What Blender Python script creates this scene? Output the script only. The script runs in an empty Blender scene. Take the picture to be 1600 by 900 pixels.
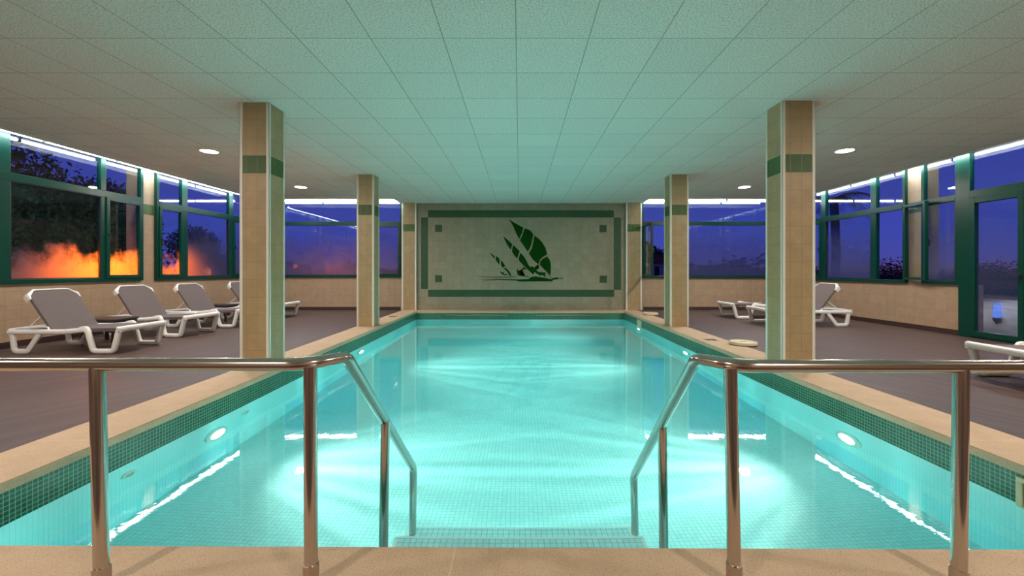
import bpy, bmesh, math, random
from mathutils import Vector, Matrix, noise
random.seed(7)
PI = math.pi
S = bpy.context.scene
COL = S.collection

# ------------------------------------------------------------------ camera
VX, VY, F, CH = 812.0, 423.0, 650.0, 1.10      # horizon / vanishing point, focal in px, eye height
CEIL = 3.0
cd = bpy.data.cameras.new('camera'); cam = bpy.data.objects.new('camera', cd); COL.objects.link(cam)
cam.location = (0, 0, CH); cam.rotation_euler = (PI/2, 0, 0)
cd.sensor_fit = 'HORIZONTAL'; cd.sensor_width = 36; cd.lens = 36*F/1600
cd.shift_x = -(VX-800)/1600; cd.shift_y = -(450-VY)/1600
cd.clip_start = 0.05; cd.clip_end = 500
S.camera = cam
S.view_settings.view_transform = 'Standard'; S.view_settings.look = 'None'
S.view_settings.gamma = 1; S.view_settings.exposure = 0.50; S.view_settings.use_curve_mapping = False

def at(px, py, Y):
    return Vector(((px-VX)/F*Y, Y, CH-(py-VY)/F*Y))

# ------------------------------------------------------------------ materials
def nt(name):
    m = bpy.data.materials.new(name); m.use_nodes = True
    t = m.node_tree; t.nodes.clear()
    out = t.nodes.new('ShaderNodeOutputMaterial')
    return m, t, out
def N(t, typ, **kw):
    n = t.nodes.new(typ)
    for k, v in kw.items():
        if k.startswith('_'): setattr(n, k[1:], v)
        else:
            k2 = k.replace('__', ' ')
            n.inputs[k2].default_value = v
    return n
def L(t, a, b): t.links.new(a, b)
def math_(t, op, a, b=None, c=None):
    n = t.nodes.new('ShaderNodeMath'); n.operation = op
    for i, v in enumerate((a, b, c)):
        if v is None: continue
        if isinstance(v, (int, float)): n.inputs[i].default_value = v
        else: L(t, v, n.inputs[i])
    return n.outputs[0]
def mixc(t, fac, a, b, blend='MIX'):
    n = t.nodes.new('ShaderNodeMix'); n.data_type = 'RGBA'; n.blend_type = blend
    for s, v in ((n.inputs[0], fac), (n.inputs[6], a), (n.inputs[7], b)):
        if isinstance(v, (int, float)): s.default_value = v
        elif isinstance(v, tuple): s.default_value = v + (1,) if len(v) == 3 else v
        else: L(t, v, s)
    return n.outputs[2]
def objco(t):
    tc = t.nodes.new('ShaderNodeTexCoord'); sp = t.nodes.new('ShaderNodeSeparateXYZ')
    L(t, tc.outputs['Object'], sp.inputs[0]); return tc.outputs['Object'], sp.outputs
def noise_(t, vec, scale, detail=3, rough=.55):
    n = N(t, 'ShaderNodeTexNoise', Scale=scale, Detail=detail, Roughness=rough)
    L(t, vec, n.inputs['Vector']); return n.outputs['Fac']
def grid(t, u, v, su, sv, w, ou=0.0, ov=0.0):
    """1 on joint lines of a grid, plus the cell ids"""
    def one(c, s, o):
        a = math_(t, 'DIVIDE', math_(t, 'SUBTRACT', c, o), s)
        f = math_(t, 'FRACT', a)
        d = math_(t, 'ABSOLUTE', math_(t, 'SUBTRACT', f, .5))
        return math_(t, 'GREATER_THAN', d, .5 - w/(2*s)), math_(t, 'FLOOR', a)
    a, ia = one(u, su, ou); b, ib = one(v, sv, ov)
    return math_(t, 'MAXIMUM', a, b), ia, ib
def cellrand(t, ia, ib):
    cb = t.nodes.new('ShaderNodeCombineXYZ'); L(t, ia, cb.inputs[0]); L(t, ib, cb.inputs[1])
    wn = t.nodes.new('ShaderNodeTexWhiteNoise'); wn.noise_dimensions = '2D'
    L(t, cb.outputs[0], wn.inputs['Vector']); return wn.outputs['Value']
def princ(t, out, base, rough=.5, metal=0.0, spec=.5, bump=None, bstr=.2, bdist=.01):
    p = t.nodes.new('ShaderNodeBsdfPrincipled')
    def s(k, v):
        if isinstance(v, (int, float)): p.inputs[k].default_value = v
        elif isinstance(v, tuple): p.inputs[k].default_value = v + (1,)
        else: L(t, v, p.inputs[k])
    s('Base Color', base); s('Roughness', rough); s('Metallic', metal); s('Specular IOR Level', spec)
    if bump is not None:
        b = N(t, 'ShaderNodeBump', Strength=bstr, Distance=bdist); L(t, bump, b.inputs['Height']); L(t, b.outputs[0], p.inputs['Normal'])
    L(t, p.outputs[0], out.inputs[0]); return p
def simple(name, col, rough=.5, metal=0.0, spec=.5, var=.12, nscale=6, bstr=0.0, bscale=60):
    m, t, out = nt(name); v, sp = objco(t)
    n = noise_(t, v, nscale)
    c = mixc(t, n, tuple(x*(1-var) for x in col), tuple(min(1, x*(1+var)) for x in col))
    if bstr: princ(t, out, c, rough, metal, spec, noise_(t, v, bscale), bstr, .004)
    else: princ(t, out, c, rough, metal, spec)
    return m
def tile_mat(name, c1, c2, size, joint, jw=.004, wall=True, rough=.35, tint=.04, nscale=9, oz=0.0, ou=0.0, halfu=None, spec=.5):
    m, t, out = nt(name); v, sp = objco(t)
    if wall: u = math_(t, 'ADD', sp[0], sp[1]); w = sp[2]
    else: u = sp[0]; w = sp[1]
    g, ia, ib = grid(t, u, w, halfu or size, size, jw, ou, oz)
    r = cellrand(t, ia, ib)
    c = mixc(t, noise_(t, v, nscale, 4, .65), c1, c2)
    k = math_(t, 'ADD', math_(t, 'MULTIPLY', r, tint*2), 1-tint)
    cb = t.nodes.new('ShaderNodeCombineXYZ'); [L(t, k, cb.inputs[i]) for i in range(3)]
    c = mixc(t, 1.0, c, cb.outputs[0], 'MULTIPLY')
    c = mixc(t, g, c, joint)
    princ(t, out, c, rough, 0, spec, math_(t, 'SUBTRACT', 1, g), .25, .003)
    return m
def emis(name, col, s):
    m, t, out = nt(name); e = N(t, 'ShaderNodeEmission', Strength=s); e.inputs[0].default_value = col+(1,)
    v, sp = objco(t)
    L(t, e.outputs[0], out.inputs[0]); return m

M = {}
M['wall_tile'] = tile_mat('beige_wall_tile', (.345, .235, .15), (.47, .345, .235), .2, (.22, .15, .10), .003, oz=.0)
M['pillar_tile'] = tile_mat('beige_pillar_tile', (.35, .235, .12), (.52, .365, .205), .2, (.24, .16, .08), .003, halfu=.125)
M['green_tile'] = tile_mat('green_band_tile', (.035, .085, .012), (.065, .135, .024), .2, (.22, .26, .09), .003, halfu=.125)
M['mural_tile'] = tile_mat('mural_wall_tile', (.27, .225, .155), (.40, .34, .25), .2, (.20, .16, .11), .003, ou=11.7-.059, oz=-.045, tint=.06)
M['mural_green'] = tile_mat('mural_green_tile', (.018, .07, .028), (.035, .105, .045), .2, (.02, .08, .03), .003, ou=11.7-.059, oz=-.045)
M['sail_green'] = simple('dark_green_glaze', (.002, .050, .001), .6, spec=.1, var=.35, nscale=5)
M['trim_white'] = simple('white_metal_corner_trim', (.80, .76, .68), .35, var=.04)
M['coping'] = simple('sandstone_coping', (.68, .455, .265), .75, var=.22, nscale=14, bstr=.25, bscale=140)
# green mosaic band and pale pool mosaic
M['band_mosaic'] = tile_mat('dark_green_mosaic', (.012, .085, .045), (.025, .14, .075), .0262, (.26, .46, .34), .0032, rough=.2, tint=.22, oz=-.0555, nscale=3)
M['pool_mosaic'] = tile_mat('pale_pool_mosaic', (.68, .86, .84), (.76, .92, .90), .0262, (.45, .70, .72), .0026, rough=.4, tint=.02, oz=-.23, nscale=3, spec=.2)
M['pool_floor'] = tile_mat('pale_pool_floor_mosaic', (.66, .86, .84), (.76, .92, .90), .034, (.38, .66, .68), .0034, wall=False, rough=.4, tint=.035, nscale=2, spec=.2)
M['step_mosaic'] = tile_mat('step_mosaic', (.60, .80, .80), (.68, .88, .88), .034, (.26, .50, .52), .0038, wall=False, rough=.4, tint=.06, nscale=2)
M['step_edge'] = simple('white_step_nosing', (.86, .93, .92), .4, var=.03)
M['white_resin'] = simple('white_moulded_resin', (.82, .82, .80), .38, var=.03)
M['sling'] = simple('taupe_sling_fabric', (.125, .10, .10), .85, var=.12, nscale=200, bstr=.3, bscale=400)
M['dark_resin'] = simple('dark_brown_resin', (.035, .025, .022), .4)
M['frame_green'] = simple('green_lacquered_aluminium', (.0, .045, .030), .30, spec=.35, var=.08)
M['black_rubber'] = simple('dark_gasket', (.012, .012, .012), .5)
M['skirting'] = simple('dark_brown_skirting', (.045, .022, .018), .5, var=.2)
M['white_paint'] = simple('white_plaster', (.80, .79, .76), .8, var=.04)
M['outer_render'] = simple('grey_white_render', (.78, .76, .74), .9, var=.12, nscale=5, bstr=.3, bscale=50)
M['steel'] = simple('polished_stainless_steel', (.52, .47, .43), .17, 1.0, var=.04, nscale=3)
M['steel_dull'] = simple('brushed_steel', (.50, .42, .36), .3, 1.0, var=.05)
M['cream_plastic'] = simple('cream_plastic', (.72, .62, .42), .45, var=.08)
M['olive_plastic'] = simple('olive_flap', (.30, .28, .08), .5)
M['leaf'] = simple('dark_leaf', (.030, .055, .018), .7, var=.4, nscale=3)
M['bark'] = simple('bark', (.06, .04, .03), .9, var=.3, nscale=20, bstr=.5)
M['lawn'] = simple('dark_lawn', (.02, .03, .015), 1.0, var=.4, nscale=2)
M['roof_tile'] = simple('terracotta_roof', (.20, .07, .05), .8, var=.2)
M['house_wall'] = simple('pinkish_house_wall', (.55, .38, .40), .9)
M['tube'] = emis('white_fluorescent_glow', (.80, .92, 1.0), 34)
M['lamp_disc'] = emis('warm_white_lamp_glow', (1.0, .86, .70), 40)
M['pool_lamp'] = emis('pool_lamp_glow', (1.0, 1.0, .90), 22)
M['sodium'] = emis('orange_lamp_glow', (1.0, .28, .02), 30)
M['blue_glow'] = emis('blue_lantern_glow', (.12, .25, .9), .9)

# ceiling tiles: speckled mineral fibre boards 0.6 m
m, t, out = nt('speckled_ceiling_board'); v, sp = objco(t)
g, ia, ib = grid(t, sp[0], sp[1], .595, .595, .009, -.03, 3.40)
r = cellrand(t, ia, ib)
vo = N(t, 'ShaderNodeTexNoise', Scale=70.0, Detail=3.0); L(t, v, vo.inputs['Vector'])
rp = N(t, 'ShaderNodeValToRGB'); L(t, vo.outputs['Fac'], rp.inputs[0])
rp.color_ramp.elements[0].position = .28; rp.color_ramp.elements[0].color = (.56, .54, .48, 1)
rp.color_ramp.elements[1].position = .55; rp.color_ramp.elements[1].color = (.90, .89, .85, 1)
k = math_(t, 'ADD', math_(t, 'MULTIPLY', r, .05), .96)
cb = t.nodes.new('ShaderNodeCombineXYZ'); [L(t, k, cb.inputs[i]) for i in range(3)]
c = mixc(t, 1.0, rp.outputs[0], cb.outputs[0], 'MULTIPLY')
c = mixc(t, g, c, (.42, .44, .38))
princ(t, out, c, .9, 0, .2, math_(t, 'SUBTRACT', vo.outputs['Fac'], math_(t, 'MULTIPLY', g, .8)), .35, .004)
M['ceiling'] = m

# deck boards, mirrored diagonals left and right of the pool
def deck(name, sgn):
    m, t, out = nt(name); v, sp = objco(t)
    ang = math.atan(.54); cx, cy = math.cos(ang), math.sin(ang)
    # across = coordinate perpendicular to the board direction (sgn*.54, 1)
    ac = math_(t, 'ADD', math_(t, 'MULTIPLY', sp[0], cx), math_(t, 'MULTIPLY', sp[1], -sgn*cy))
    al = math_(t, 'ADD', math_(t, 'MULTIPLY', sp[0], sgn*cy), math_(t, 'MULTIPLY', sp[1], cx))
    g, ia, ib = grid(t, ac, al, .062, 60, .005)
    r = cellrand(t, ia, ib)
    cb = t.nodes.new('ShaderNodeCombineXYZ'); L(t, math_(t, 'MULTIPLY', ac, 30), cb.inputs[0]); L(t, math_(t, 'MULTIPLY', al, 1.5), cb.inputs[1])
    n = noise_(t, cb.outputs[0], 1.5, 3)
    f = math_(t, 'ADD', math_(t, 'MULTIPLY', r, .45), math_(t, 'MULTIPLY', n, .55))
    c = mixc(t, f, (.058, .034, .028), (.118, .076, .065))
    c = mixc(t, g, c, (.045, .030, .028))
    princ(t, out, c, .48, 0, .3, math_(t, 'SUBTRACT', 1, g), .3, .003)
    return m
M['deck_left'] = deck('brown_deck_boards_left', 1); M['deck_right'] = deck('brown_deck_boards_right', -1)

# coping with slab joints
def coping_mat(name, along_x, s, o):
    m, t, out = nt(name); v, sp = objco(t)
    d = sp[0] if along_x else sp[1]
    g, ia, ib = grid(t, d, sp[2], s, 50, .006, o, -25)
    n = noise_(t, v, 5, 5, .7); n2 = noise_(t, v, 160, 2)
    c = mixc(t, n, (.48, .33, .21), (.76, .56, .385))
    c = mixc(t, math_(t, 'MULTIPLY', math_(t, 'GREATER_THAN', n2, .60), .6), c, (.33, .19, .10))
    c = mixc(t, math_(t, 'MULTIPLY', g, .6), c, (.85, .62, .38))
    princ(t, out, c, .7, 0, .3, n2, .25, .003)
    return m
M['coping_x'] = coping_mat('sandstone_slabs_near', True, 2.2, -.255)
M['coping_y'] = coping_mat('sandstone_slabs_side', False, 1.2, .3)

# glass
def glass(name, fog=0.0, top=1.6, soft=.5, seed=0.0, patchy=.5, tint=(.75, .78, .85)):
    m, t, out = nt(name); v, sp = objco(t)
    lw = N(t, 'ShaderNodeLayerWeight', Blend=.5)
    fr = math_(t, 'ADD', math_(t, 'MULTIPLY', math_(t, 'POWER', lw.outputs['Facing'], 5.0), .95), .05)
    tr = t.nodes.new('ShaderNodeBsdfTransparent'); tr.inputs[0].default_value = (.93, .96, .96, 1)
    gl = N(t, 'ShaderNodeBsdfGlossy', Roughness=0.0 if not fog else .02)
    if fog:
        cb = t.nodes.new('ShaderNodeCombineXYZ')
        u = math_(t, 'ADD', sp[0], sp[1])
        L(t, math_(t, 'MULTIPLY', u, 1.0), cb.inputs[0]); L(t, math_(t, 'MULTIPLY', sp[2], .8), cb.inputs[1]); cb.inputs[2].default_value = seed
        n = noise_(t, cb.outputs[0], 1.9, 6, .55)
        h = math_(t, 'SUBTRACT', math_(t, 'ADD', top, math_(t, 'MULTIPLY', math_(t, 'SUBTRACT', n, .5), patchy*4)), sp[2])
        a = N(t, 'ShaderNodeMapRange'); a.interpolation_type = 'SMOOTHSTEP'
        L(t, h, a.inputs[0]); a.inputs[1].default_value = -soft; a.inputs[2].default_value = soft
        a.inputs[3].default_value = 0; a.inputs[4].default_value = fog
        tl = N(t, 'ShaderNodeBsdfTranslucent'); tl.inputs[0].default_value = tint+(1,)
        df = N(t, 'ShaderNodeBsdfDiffuse'); df.inputs[0].default_value = tuple(x*.12 for x in tint)+(1,)
        ms = N(t, 'ShaderNodeMixShader', Fac=.06); L(t, tl.outputs[0], ms.inputs[1]); L(t, df.outputs[0], ms.inputs[2])
        m2 = t.nodes.new('ShaderNodeMixShader'); L(t, a.outputs[0], m2.inputs[0]); L(t, tr.outputs[0], m2.inputs[1]); L(t, ms.outputs[0], m2.inputs[2])
        base = m2.outputs[0]
    else: base = tr.outputs[0]
    mx = t.nodes.new('ShaderNodeMixShader'); L(t, fr, mx.inputs[0]); L(t, base, mx.inputs[1]); L(t, gl.outputs[0], mx.inputs[2])
    L(t, mx.outputs[0], out.inputs[0]); return m
M['glass'] = glass('clear_window_glass')
M['glass_wet'] = glass('condensation_glass', .72, 1.22, .22, 1.3, .40, (.95, .85, .7))
M['glass_haze'] = glass('hazy_glass', .55, 1.75, .6, 4.1, .3)
M['glass_haze_low'] = glass('slightly_hazy_glass', .38, 1.9, .7, 7.7, .25)

M['glass_door'] = glass('door_glass', .16, 1.9, .7, 7.7, .25)

# water: refracting surface, absorbing body
m, t, out = nt('pool_water'); v, sp = objco(t)
rf = N(t, 'ShaderNodeBsdfGlass', IOR=1.333, Roughness=0.0)
mp = N(t, 'ShaderNodeMapping'); L(t, v, mp.inputs[0]); mp.inputs['Scale'].default_value = (1, 1, 1)
nn = noise_(t, mp.outputs[0], 3.0, 5, .6)
b = N(t, 'ShaderNodeBump', Strength=.04, Distance=.02); L(t, nn, b.inputs['Height']); L(t, b.outputs[0], rf.inputs['Normal'])
L(t, rf.outputs[0], out.inputs['Surface'])
va = N(t, 'ShaderNodeVolumeAbsorption', Density=.30); va.inputs[0].default_value = (.05, .92, .97, 1)
L(t, va.outputs[0], out.inputs['Volume'])
M['water'] = m

# ------------------------------------------------------------------ mesh helpers
class MB:
    def __init__(s): s.bm = bmesh.new()
    def box(s, x0, x1, y0, y1, z0, z1, bev=0.0):
        r = bmesh.ops.create_cube(s.bm, size=1)
        vs = r['verts']
        for v in vs:
            v.co = Vector(((x0+x1)/2+v.co.x*(x1-x0), (y0+y1)/2+v.co.y*(y1-y0), (z0+z1)/2+v.co.z*(z1-z0)))
        if bev:
            es = list({e for v in vs for e in v.link_edges})
            bmesh.ops.bevel(s.bm, geom=es, offset=bev, segments=2, affect='EDGES', profile=.5)
        return s
    def hexa(s, pts):
        """8 points: 4 bottom (ccw) then 4 top"""
        vs = [s.bm.verts.new(p) for p in pts]
        for f in ((3,2,1,0),(4,5,6,7),(0,1,5,4),(1,2,6,5),(2,3,7,6),(3,0,4,7)): s.bm.faces.new([vs[i] for i in f])
        return s
    def prism(s, poly, f0, f1):
        """poly of 2D points, mapped by f0(p), f1(p) to two caps"""
        a = [s.bm.verts.new(f0(p)) for p in poly]; b = [s.bm.verts.new(f1(p)) for p in poly]
        n = len(poly)
        try:
            s.bm.faces.new(a[::-1]); s.bm.faces.new(b)
        except ValueError: pass
        for i in range(n): s.bm.faces.new((a[i], a[(i+1)%n], b[(i+1)%n], b[i]))
        return s
    def sweep(s, pts, rx, ry=None, seg=12, up=None, closed=False, sq=1.0, caps=True):
        ry = ry or rx; pts = [Vector(p) for p in pts]; n = len(pts); rings = []
        prev = None
        for i, p in enumerate(pts):
            if closed: a = pts[(i-1)%n]; c = pts[(i+1)%n]
            else: a = pts[max(i-1, 0)]; c = pts[min(i+1, n-1)]
            d = (c-a).normalized()
            d1 = (p-a).normalized() if (p-a).length > 1e-9 else d
            k = 1/max(.5, d.dot(d1)) if (closed or 0 < i < n-1) else 1
            if up is not None: side = d.cross(Vector(up)).normalized(); o = side.cross(d).normalized()
            else:
                if prev is None:
                    q = Vector((0,0,1)) if abs(d.z) < .9 else Vector((0,1,0))
                    side = d.cross(q).normalized()
                else: side = (prev - d*prev.dot(d)).normalized()
                prev = side; o = side.cross(d).normalized()
            ring = []
            for j in range(seg):
                th = 2*PI*j/seg; cs, sn = math.cos(th), math.sin(th)
                cs = math.copysign(abs(cs)**sq, cs); sn = math.copysign(abs(sn)**sq, sn)
                ring.append(s.bm.verts.new(p + side*rx*cs + o*ry*sn*(k if up is None else 1)))
            rings.append(ring)
        m_ = n if closed else n-1
        for i in range(m_):
            A, B = rings[i], rings[(i+1)%n]
            for j in range(seg): s.bm.faces.new((A[j], A[(j+1)%seg], B[(j+1)%seg], B[j]))
        if not closed and caps:
            s.bm.faces.new(rings[0][::-1]); s.bm.faces.new(rings[-1])
        return s
    def lathe(s, prof, c=(0,0,0), seg=32, axis='z', close=True):
        rings = []
        for r, h in prof:
            ring = []
            for j in range(seg):
                th = 2*PI*j/seg; x, y = max(r, 1e-5)*math.cos(th), max(r, 1e-5)*math.sin(th)
                q = {'z': (x, y, h), 'x': (h, x, y), 'y': (x, h, y)}[axis]
                ring.append(s.bm.verts.new(Vector(c)+Vector(q)))
            rings.append(ring)
        for i in range(len(rings)-1):
            A, B = rings[i], rings[i+1]
            for j in range(seg): s.bm.faces.new((A[j], A[(j+1)%seg], B[(j+1)%seg], B[j]))
        if close: s.bm.faces.new(rings[0][::-1]); s.bm.faces.new(rings[-1])
        return s
    def build(s, name, mat, parent=None, smooth=False, loc=None):
        bmesh.ops.recalc_face_normals(s.bm, faces=s.bm.faces[:])
        me = bpy.data.meshes.new(name); s.bm.to_mesh(me); s.bm.free()
        me.materials.append(mat if not isinstance(mat, str) else M[mat])
        if smooth:
            for p in me.polygons: p.use_smooth = True
            me.set_sharp_from_angle(angle=math.radians(42))
        o = bpy.data.objects.new(name, me); COL.objects.link(o)
        if parent: o.parent = parent
        if loc is not None: o.location = loc
        return o
def fillet(pts, r, n=6):
    pts = [Vector(p) for p in pts]; out = [pts[0]]
    for i in range(1, len(pts)-1):
        a, b, c = pts[i-1], pts[i], pts[i+1]
        ri = r[i] if isinstance(r, (list, tuple)) else r
        u = (a-b); w = (c-b); la, lc = u.length, w.length; u.normalize(); w.normalize()
        ang = u.angle(w); tl = min(ri/math.tan(ang/2), la*.48, lc*.48)
        for k in range(n+1):
            s_ = k/n; p = (b+u*tl)*(1-s_)**2 + b*2*s_*(1-s_) + (b+w*tl)*s_**2; out.append(p)
    out.append(pts[-1]); return out
def tag(o, label=None, cat=None, group=None, kind=None):
    if label: o['label'] = label
    if cat: o['category'] = cat
    if group: o['group'] = group
    if kind: o['kind'] = kind
    return o
def empty(name, loc=(0,0,0), rz=0):
    o = bpy.data.objects.new(name, None); COL.objects.link(o); o.location = loc; o.rotation_euler = (0,0,rz)
    o.empty_display_size = .1; return o
def struct(mb, name, mat, label, cat, **k): return tag(mb.build(name, mat, **k), label, cat, kind='structure')
def copy_tree(o, parent=None):
    c = o.copy(); COL.objects.link(c)
    if parent: c.parent = parent
    for ch in [x for x in o.children]: copy_tree(ch, c)
    return c
def part(ob, label): ob['label'] = label; return ob

# ------------------------------------------------------------------ key dimensions
XL, XR, YB = -7.3, 7.5, 11.7              # inner wall faces
TH = .28
WZ = -.23                                  # water level
Y0 = 1.655                                 # near pool edge
YP = 11.33                                 # far pool edge
def pl(y): return -(2.69 + (y-2)*.0135)    # left pool edge
def pr(y): return 2.85
def ol(y): return -(3.13 + (y-2)*.0155)
def orr(y): return 3.30 - (y-2)*.002

# ------------------------------------------------------------------ floor, ceiling
mb = MB(); mb.hexa([(XL, -3, -.25), (ol(-3), -3, -.25), (ol(11.7), 11.7, -.25), (XL, 11.7, -.25), (XL, -3, -.004), (ol(-3), -3, -.004), (ol(11.7), 11.7, -.004), (XL, 11.7, -.004)])
struct(mb, 'floor', 'deck_left', 'brown deck board floor left of the pool, under the row of four loungers', 'floor')
mb = MB(); mb.hexa([(orr(-3), -3, -.25), (XR, -3, -.25), (XR, 11.7, -.25), (orr(11.7), 11.7, -.25), (orr(-3), -3, -.004), (XR, -3, -.004), (XR, 11.7, -.004), (orr(11.7), 11.7, -.004)])
struct(mb, 'floor', 'deck_right', 'brown deck board floor right of the pool, by the green glass door', 'floor')
mb = MB(); mb.hexa([(ol(-3), -3, -.25), (orr(-3), -3, -.25), (orr(.9), .9, -.25), (ol(.9), .9, -.25), (ol(-3), -3, -.004), (orr(-3), -3, -.004), (orr(.9), .9, -.004), (ol(.9), .9, -.004)])
struct(mb, 'floor', 'deck_right', 'brown deck floor behind the near stone pool edge', 'floor')

mb = MB(); mb.box(-6.9, 7.2, -3, 10.85, CEIL, CEIL+.05); mb.box(-3.35, 3.45, 10.85, 11.75, CEIL, CEIL+.05)
struct(mb, 'ceiling', 'ceiling', 'suspended ceiling of speckled white square boards', 'ceiling')
mb = MB(); mb.box(XL-.6, XR+.6, -3.3, 12.4, 3.32, 3.5)
struct(mb, 'ceiling_slab', 'white_paint', 'white roof slab above the lit trough along the windows', 'ceiling')
mb = MB()
mb.box(-6.93, -6.9, -3, 10.88, CEIL-.012, CEIL+.14); mb.box(7.2, 7.23, -3, 10.88, CEIL-.012, CEIL+.14)
mb.box(-6.9, -3.37, 10.85, 10.88, CEIL-.012, CEIL+.14); mb.box(3.47, 7.2, 10.85, 10.88, CEIL-.012, CEIL+.14)
struct(mb, 'trim_1', 'trim_white', 'pale edge strip finishing the suspended ceiling along the window trough', 'ceiling trim')

# ------------------------------------------------------------------ pool shell
mb = MB()   # near coping
mb.hexa([(ol(1), .9, -.25), (orr(1), .9, -.25), (orr(1.6), 1.632, -.25), (ol(1.6), 1.672, -.25),
         (ol(1), .9, 0), (orr(1), .9, 0), (orr(1.6), 1.632, 0), (ol(1.6), 1.672, 0)])
struct(mb, 'pool_coping', 'coping_x', 'sandstone slabs edging the near end of the pool', 'pool edge')
for side, (a, b, lab) in {'l': (ol, pl, 'sandstone slabs edging the left side of the pool'), 'r': (pr, orr, 'sandstone slabs edging the right side of the pool')}.items():
    mb = MB(); d = .012; da, db = (0, d) if side == 'l' else (-d, 0)
    y0, y1 = (1.674 if side == 'l' else 1.634), 11.7
    mb.hexa([(a(y0)+da, y0, -.055), (b(y0)+db, y0, -.055), (b(y1)+db, y1, -.055), (a(y1)+da, y1, -.055),
             (a(y0)+da, y0, 0), (b(y0)+db, y0, 0), (b(y1)+db, y1, 0), (a(y1)+da, y1, 0)])
    bmesh.ops.bevel(mb.bm, geom=mb.bm.edges[:], offset=.006, segments=2, affect='EDGES')
    struct(mb, 'pool_coping', 'coping_y', lab, 'pool edge')
mb = MB(); mb.box(pl(YP)+.012, pr(YP)-.012, YP-.012, 11.7, -.055, 0)
struct(mb, 'pool_coping', 'coping_y', 'sandstone slabs edging the far end of the pool under the sail mural', 'pool edge')

def floor_z(y): return -.23 - (.90 + max(0, y-2.6)*.085)
# walls of the basin: tile band above, pale mosaic below
def wall_quad(xa, ya, xb, yb, za, zb, nx, ny, mb, t=.15):
    mb.hexa([(xa, ya, za), (xb, yb, za), (xb+nx*t, yb+ny*t, za), (xa+nx*t, ya+ny*t, za),
             (xa, ya, zb), (xb, yb, zb), (xb+nx*t, yb+ny*t, zb), (xa+nx*t, ya+ny*t, zb)])
for nm, mat, za, zb, lab in (('pool_tile_band', 'band_mosaic', WZ-.004, -.055, 'band of small dark green mosaic tiles round the pool above the water'),
                             ('pool_basin_wall', 'pool_mosaic', -2.3, WZ-.004, 'pale mosaic side walls of the pool under water')):
    mb = MB(); y0 = 1.70 if nm == 'pool_tile_band' else 1.70
    wall_quad(pl(y0), y0, pl(YP), YP, za, zb, -1, 0, mb)
    wall_quad(pr(y0), y0, pr(YP), YP, za, zb, 1, 0, mb)
    wall_quad(pl(YP)-.15, YP, pr(YP)+.15, YP, za, zb, 0, 1, mb)
    wall_quad(pl(y0)-.15, y0-.04, pr(y0)+.15, y0-.04, za, zb, 0, -1, mb)
    struct(mb, nm, mat, lab, 'pool wall')
mb = MB()
ys = [1.5, 2.6, 11.6]
for i in range(2):
    a, b = ys[i], ys[i+1]; za, zb = floor_z(a), floor_z(b)
    mb.hexa([(-3.1, a, za-.1), (3.1, a, za-.1), (3.1, b, zb-.1), (-3.1, b, zb-.1), (-3.1, a, za), (3.1, a, za), (3.1, b, zb), (-3.1, b, zb)])
struct(mb, 'pool_basin_floor', 'pool_floor', 'pale turquoise mosaic bottom of the pool', 'pool floor')
# cove strip between wall and floor hidden; water body
mb = MB()
mb.hexa([(pl(Y0)-.02, Y0-.02, -2.2), (pr(Y0)+.02, Y0-.02, -2.2), (pr(YP)+.02, YP+.02, -2.2), (pl(YP)-.02, YP+.02, -2.2),
         (pl(Y0)-.02, Y0-.02, WZ), (pr(Y0)+.02, Y0-.02, WZ), (pr(YP)+.02, YP+.02, WZ), (pl(YP)-.02, YP+.02, WZ)])
tag(mb.build('pool_water', 'water'), 'still turquoise water filling the pool', 'water', kind='stuff')

# steps
st = empty('pool_steps', (0, 1.7, floor_z(1.7)))
tag(st, 'pale mosaic steps going down into the water between the two handrails', 'steps')
for k, (dep, yf) in enumerate(((.11, 2.06), (.35, 2.36), (.59, 2.645))):
    y_ = 1.66 if k == 0 else (2.06, 2.36)[k-1]
    mb = MB(); mb.box(-.70, .70, 1.67-1.7, yf-1.7, floor_z(1.7)-floor_z(1.7)-.02, WZ-dep-floor_z(1.7))
    s_ = mb.build('step', 'step_mosaic', st)
    mb = MB(); zt = WZ-dep-floor_z(1.7)
    mb.box(-.702, .702, yf-1.7-.014, yf-1.7+.002, zt-.03, zt+.002); mb.box(-.703, -.68, y_-1.7, yf-1.7-.02, zt-.03, zt+.002); mb.box(.68, .703, y_-1.7, yf-1.7-.02, zt-.03, zt+.002)
    part(mb.build('nosing', 'step_edge', s_), 'white step edge strip')

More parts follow.
